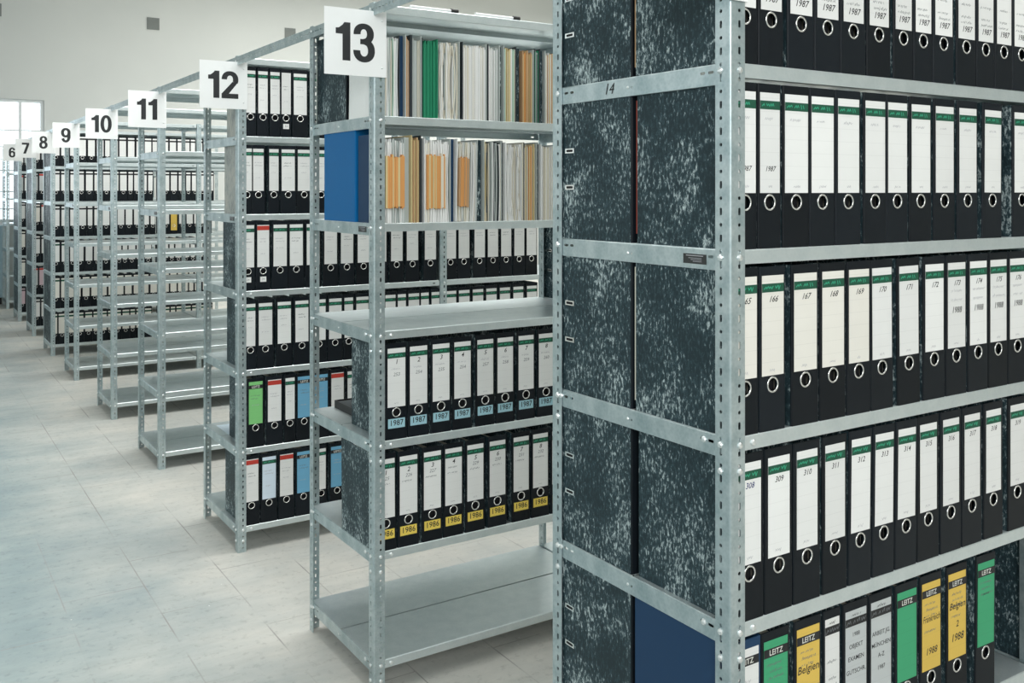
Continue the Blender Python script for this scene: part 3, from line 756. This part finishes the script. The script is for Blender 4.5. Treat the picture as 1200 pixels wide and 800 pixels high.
# ------------------------------------------------------------------ paper files (fore edges outwards) on rack thirteen
def paper_file(label, xa_, xb_, z, h, leaves, board=('leafg', 'leafd'), lean=0.0, tabs=None, seed=0, y=None, loose=0.0):
    w = xb_ - xa_; rnd = random.Random(seed); y = RY[13] + .006 if y is None else y
    r = thing('paper_file', label, 'paper file', (xa_ + w / 2, y, z), (0, math.radians(lean), 0), 'paper files standing on rack thirteen')
    D = .25
    for s, bmn in ((-1, board[0]), (1, board[1])):
        if not bmn: continue
        bm = bmesh.new(); x0, x1 = sorted((s * w / 2, s * (w / 2 - .0028))); box(bm, x0, x1, 0, D, 0, h + .004)
        obj('cover_board', mesh('cover_board', bm, [M[bmn]]), r)
    mats = []; bm = bmesh.new()
    x = -w / 2 + .0034; xe_ = w / 2 - .0034
    while x < xe_ - .0012:
        t = min(rnd.uniform(.0012, .0046), xe_ - x); m = rnd.choice(leaves)
        if m not in mats: mats.append(m)
        hh = h - rnd.uniform(0.001, .016); yy = rnd.uniform(.001, .009)
        k = rnd.uniform(-1, 1) * loose * .5
        n = 6; prev = None
        a = rnd.uniform(-1, 1) * loose
        for j in range(n + 1):
            u = j / n; off = a * math.sin(u * PI) * 1.0 + k * 0
            off = max(-w / 2 + .0032 - x, min(w / 2 - .0032 - (x + t), off))
            row = [(x + off, yy, hh * u), (x + off + t * .86, yy, hh * u), (x + off + t * .86, D - .02, hh * u), (x + off, D - .02, hh * u)]
            if prev:
                for q in range(4):
                    quad(bm, [prev[q], prev[(q + 1) % 4], row[(q + 1) % 4], row[q]], mats.index(m))
            else: quad(bm, row, mats.index(m))
            prev = row
        quad(bm, prev, mats.index(m)); x += t
    obj('paper_stack', mesh('paper_stack', bm, [M[m] for m in mats]), r)
    if tabs:   # protruding torn card dividers
        bm = bmesh.new(); x = -w / 2 + .004 + tabs[3] * w; mats = []
        while x < -w / 2 + tabs[4] * w:
            t = rnd.uniform(.003, .008); m = rnd.choice(tabs[2])
            if m not in mats: mats.append(m)
            z0 = tabs[0] * h + rnd.uniform(-.003, .004); z1 = tabs[1] * h + rnd.uniform(-.008, .004)
            box(bm, x, x + t * .93, -.0035 - rnd.uniform(0, .002), .02, z0, z1, mats.index(m)); x += t
        obj('card_dividers', mesh('card_dividers', bm, [M[m] for m in mats]), r)
    return r
def board(label, xa_, xb_, z, h, m='marble', y=None, D=.25):
    """a lone dark folder standing between files"""
    r = thing('document_folder', label, 'folder', ((xa_ + xb_) / 2, (RY[13] + .022) if y is None else y, z), group='dark folders between the files on rack thirteen'); w = xb_ - xa_
    bm = bmesh.new(); t = .0022
    for s in (-1, 1):
        x0, x1 = sorted((s * w / 2, s * (w / 2 - t))); box(bm, x0, x1, 0, D, 0, h)
    box(bm, -w / 2 + t, w / 2 - t, 0, t, 0, h)
    obj('folder_cover', mesh('folder_cover', bm, [M[m]]), r)
    bm = bmesh.new(); box(bm, -w / 2 + t + .0005, w / 2 - t - .0005, t + .004, D - .005, .002, h - .006); obj('papers', mesh('papers', bm, [M['leafd']]), r)
zf = Z13[1]
paper_file('mint and cream paper file, first on top shelf of rack thirteen', 1.312, 1.3965, zf, .262, ['leafw', 'leafmint', 'leafmint', 'leafc', 'leafw', 'leafg'], (None, 'leafd'), seed=1, loose=.006)
board('dark folder right of the mint paper file on rack thirteen', 1.398, 1.4155, zf, .268, 'navy')
paper_file('thin brown paper file beside dark folder, top shelf of rack thirteen', 1.417, 1.4385, zf, .268, ['leafb', 'leafo', 'leafb', 'leafg'], ('leafg', 'leafd'), seed=2)
paper_file('thin grey and cream paper file left of the green folder', 1.4395, 1.477, zf, .268, ['leafc', 'leafg', 'leafc'], ('leafd', 'leafg'), seed=3)
paper_file('green card file on top shelf of rack thirteen', 1.478, 1.5385, zf, .262, ['leafgr', 'leafgr', 'leafgr', 'leafgr', 'leafc'], ('leafd', 'leafgr'), seed=4)
paper_file('thick cream paper file with slanting sheets, right of the green file', 1.540, 1.623, zf, .262, ['leafc', 'leafw', 'leafc', 'leafg', 'leafc'], (None, 'leafg'), seed=5, loose=.010)
paper_file('thickest bright white paper file on top shelf of rack thirteen', 1.6335, 1.731, zf, .262, ['leafw', 'leafw', 'leafw', 'leafw', 'leafw', 'leafc'], ('leafd', 'leafg'), seed=6)
paper_file('white paper file with wide grey board, right of the thickest white file', 1.736, 1.785, zf, .262, ['leafw', 'leafw', 'leafg', 'leafg'], ('leafd', 'leafg'), seed=7)
board('dark marbled folder left of the cream file, top shelf of rack thirteen', 1.7865, 1.7985, zf, .262)
paper_file('cream paper file between two dark marbled folders on top shelf', 1.800, 1.854, zf, .262, ['leafc', 'leafmint', 'leafc', 'leafy', 'leafw'], ('leafg', 'leafd'), seed=8)
board('dark marbled folder left of the tan file, top shelf of rack thirteen', 1.8555, 1.8755, zf, .262)
paper_file('tan and brown paper file on top shelf of rack thirteen', 1.877, 1.928, zf, .258, ['leafb', 'leafo', 'leafb', 'leafy', 'leafb'], (None, 'leafg'), seed=9)
paper_file('thin dark edged paper file right of the tan file', 1.930, 1.956, zf, .262, ['leafmint', 'leafd', 'leafg', 'leafgr'], ('leafd', 'leafd'), seed=10)
board('dark marbled folder left of the last tan file, top shelf', 1.9575, 1.9755, zf, .262)
paper_file('last tan paper file in view on top shelf, beside nearest rack post', 1.977, 2.040, zf, .258, ['leafo', 'leafb', 'leafw', 'leafy', 'leafc'], ('leafg', 'leafd'), seed=11)
zf = Z13[2]
board('dark blue folder beside the bright blue binder, rack thirteen end', 1.313, 1.3330, zf, .290, 'navy', RY[13] + .03, .12)
paper_file('white paper file with large orange card, first on second shelf', 1.336, 1.416, zf, .278, ['leafw', 'leafg', 'leafw'], ('leafw', 'leafg'), seed=21, tabs=(.18, .80, ['leafo', 'leafo', 'leafo', 'leafy'], .05, .95), loose=.006)
board('grey folder between orange card file and yellow file', 1.4175, 1.4375, zf, .282, 'leafg')
paper_file('thin mustard yellow card file on second shelf of rack thirteen', 1.4395, 1.476, zf, .286, ['leafy', 'leafb', 'leafy'], ('leafy', 'leafd'), seed=22)
board('thin black folder right of the mustard yellow file', 1.4775, 1.4865, zf, .280, 'leafd')
paper_file('thick white paper file with orange card, middle of second shelf', 1.488, 1.588, zf, .278, ['leafw', 'leafw', 'leafc', 'leafw'], ('leafw', 'leafg'), seed=23, tabs=(.16, .82, ['leafo', 'leafy', 'leafo', 'leafc'], .04, .78), loose=.005)
board('navy folder between the two orange card files', 1.590, 1.6065, zf, .282, 'navy')
paper_file('white paper file with frayed orange card and grey board, second shelf', 1.608, 1.690, zf, .278, ['leafw', 'leafg', 'leafc'], ('leafw', 'leafg'), seed=24, tabs=(.18, .80, ['leafo', 'leafo', 'leafb'], .06, .52), loose=.006, lean=1.0)
board('wide dark marbled folder in the middle of the second shelf', 1.694, 1.7160, zf, .282)
paper_file('yellow and cream paper file between dark folders, second shelf', 1.719, 1.792, zf, .278, ['leafc', 'leafw', 'leafy', 'leafg', 'leafd'], ('leafg', 'leafg'), seed=25, loose=.004)
board('dark marbled folder left of the curved white papers', 1.7935, 1.805, zf, .282)
paper_file('file of curved white papers on second shelf of rack thirteen', 1.8065, 1.883, zf, .272, ['leafw', 'leafw', 'leafc'], ('leafw', 'leafc'), seed=26, loose=.012)
paper_file('gold and brown card file on second shelf of rack thirteen', 1.885, 1.942, zf, .274, ['leafy', 'leafb', 'leafc', 'leafo'], ('leafd', 'leafg'), seed=27)
board('dark folder left of the last white file, second shelf', 1.944, 1.957, zf, .280)
paper_file('last white paper file in view on second shelf, beside nearest rack post', 1.959, 2.04, zf, .270, ['leafw', 'leafw', 'leafc'], ('leafw', 'leafg'), seed=28)
# white rods with black end caps lying on top of rack thirteen
for (x, yy, lb_) in ((1.596, .02, 'white rod with black end cap on rack thirteen top, left one'), (1.848, .02, 'white rod with black end cap on rack thirteen top, right one')):
    r = thing('capped_rod', lb_, 'rod', (x, RY[13] + yy, Z13[0] + .0082), group='rods on top of rack thirteen')
    def cyl(bm, x0, x1, rad, n=14):
        for i in range(n):
            a, b = 2 * PI * i / n, 2 * PI * (i + 1) / n
            quad(bm, [(x0, rad * math.cos(a), rad * math.sin(a)), (x1, rad * math.cos(a), rad * math.sin(a)), (x1, rad * math.cos(b), rad * math.sin(b)), (x0, rad * math.cos(b), rad * math.sin(b))])
        for xx in (x0, x1): bm.faces.new([bm.verts.new((xx, rad * math.cos(2 * PI * i / n), rad * math.sin(2 * PI * i / n))) for i in range(n)])
    bm = bmesh.new(); cyl(bm, -.155, 0, .0045); obj('rod', mesh('rod', bm, [M['whiteplastic']], False), r)
    bm = bmesh.new(); cyl(bm, 0, .027, .0080); obj('end_cap', mesh('end_cap', bm, [M['rubber']], False), r)

# ------------------------------------------------------------------ rack 12
Y12 = RY[12] + YO; Z12 = RZS[12]
def row12(xs, zi, rowname, cfgs, narrow=(), side0='marble'):
    ws = widths(xs, .079, narrow); xs = settle(xs, ws, XS0)
    for i, (x, w) in enumerate(zip(xs, ws)):
        c = cfgs[i] if i < len(cfgs) else ('white', 'green', None)
        nt_ = c[2]
        binder('black binder with %s label, %s from left in %s of rack twelve' % (COLN[c[0]], ORD[i], rowname), x, Y12, Z12[zi], w, c[0], c[1],
               writing=[('s', (2, (i * 3 + zi) % 7), .128, .75, 'faint' if i % 3 else 'mid', 0), ('s', (1, (i + zi) % 6), .06 if i % 2 else .085, .6, 'faint', 0)],
               note=nt_, side=side0 if i == 0 else 'marble', group='binders on the shelves of rack twelve', lw=.044 if i in narrow else None, lean=random.uniform(-.25, .25) if i not in (0,) else 0)
W_, G_ = 'white', 'green'
row12([1.361, 1.419, 1.476, 1.528, 1.597, 1.68, 1.763], 1, 'top row', [(W_, G_, None), (W_, G_, None), (W_, G_, None), (W_, None, '53'), (W_, G_, None)], (0, 1, 2, 3), 'marble_grey')
row12([1.345, 1.397, 1.470, 1.539, 1.616, 1.70, 1.782], 2, 'second row', [], (0, 2,), 'marble_grey')
row12([1.350, 1.42, 1.499, 1.578, 1.66, 1.747, 1.83, 1.917, 2.006, 2.094, 2.182, 2.282], 3, 'third row', [(W_, G_, '24'), (W_, 'red', '39'), (W_, G_, None), (W_, G_, None), (W_, G_, None)] + [('white', 'nope', None)] * 7, ())
row12([1.361, 1.431, 1.52, 1.605, 1.69, 1.77, 1.84, 1.91, 1.99, 2.060, 2.122, 2.19, 2.252, 2.312], 4, 'fourth row', [], (0, 6, 10, 12, 13))
row12([1.385, 1.473, 1.547, 1.616, 1.700, 1.782, 1.865], 5, 'fifth row', [('lime', 'leitz', None), (W_, 'red', None), (W_, G_, None), ('sky', 'leitz', None), ('sky', 'leitz', None), (W_, 'red', None), (W_, G_, None)], (2,))
row12([1.366, 1.447, 1.53, 1.613, 1.700, 1.78, 1.862], 6, 'bottom row', [(W_, 'red', None), ('pale', G_, None), (W_, 'red', None), ('sky', 'leitz', None), (W_, G_, None), ('sky', 'leitz', None), (W_, G_, None)], (4,))
XM = X0 + PITCH + .006
for zi, rn, xs in ((3, 'third row', [2.399, 2.479, 2.572, 2.655, 2.737, 2.820, 2.900]), (4, 'fourth row', [2.400, 2.481, 2.562, 2.644, 2.729, 2.813, 2.902])):
    ws = widths(xs, .078); xs = settle(xs, ws, XM)
    for i, (x, w) in enumerate(zip(xs, ws)):
        binder('black binder right of the middle post, %s in %s of rack twelve' % (ORD[i], rn), x, Y12, Z12[zi], w, 'white', 'green' if zi == 4 else 'nope',
               writing=[('s', (2, i % 7), .128, .75, 'mid' if i in (3, 4) else 'faint', 0)], group='binders on the shelves of rack twelve', lean=random.uniform(-.3, .3) * (1 if i else 0))
tag(obj('paper_sheet', slab_mesh('paper_sheet_flat', .21, .001, 'sheetblue', .24), None, (X0 + .15, RY[12] + .50, Z12[5] + .0003)), 'pale blue paper sheet lying flat on the fifth shelf of rack twelve', 'paper')

# ------------------------------------------------------------------ rack 8 and the ones behind it
ROWN = ['top row', 'second row', 'third row', 'fourth row', 'fifth row', 'bottom row']
rnd = random.Random(3)
for zi in range(1, 7):
    x = XS0; i = 0; bay = 0
    while i < 20:
        w = .079 if rnd.random() < .8 else .056
        if bay == 0 and x + w > X0 + PITCH - .006: x = XM + rnd.uniform(0, .02); bay = 1
        yel = (zi == 3 and i == 14)
        lab = 'yellow' if yel else ('cream' if zi >= 5 else 'white')
        binder('black binder with %s label, %s from left in %s of rack eight' % (COLN[lab], ORD[i], ROWN[zi - 1]), x + w / 2, RY[8] + YO, ZS[zi], w, lab, None if yel else ('ltdark' if zi < 4 else 'green'),
               group='binders on the shelves of rack eight', brand=False, lean=rnd.uniform(-.3, .3) if i else 0, lh=.192 if not yel else .26, dz=0 if not yel else -.0)
        x += w + rnd.choice((.0006, .0006, .002, .004)); i += 1
    binder('marbled binder at the back of the rack eight end, %s' % ROWN[zi - 1], XS0 + .0405, RY[8] + .2905, ZS[zi], .080, None, group='end binders at the back of rack eight')
for k, n in ((7, 2), (6, 2)):
    for zi in range(1, 7):
        x = XS0
        for i in range(n):
            w = .079 if rnd.random() < .7 else .056; lab = rnd.choice(['white', 'white', 'cream', 'grey', 'pink'] if zi > 2 else ['white', 'grey'])
            binder('black binder with %s label, %s from left in %s of rack %s' % (COLN[lab], ORD[i], ROWN[zi - 1], NW[k]), x + w / 2 + .0, RY[k] + YO, ZS[zi], w, lab, rnd.choice(['red', 'ltdark']),
                   group='end binders of rack %d' % k, brand=False, spine='black')
            x += w + .002
        binder('marbled binder at the back of the rack %s end, %s' % (NW[k], ROWN[zi - 1]), XS0 + .0405, RY[k] + .2905, ZS[zi], .080, None, group='end binders at the back of rack %d' % k)
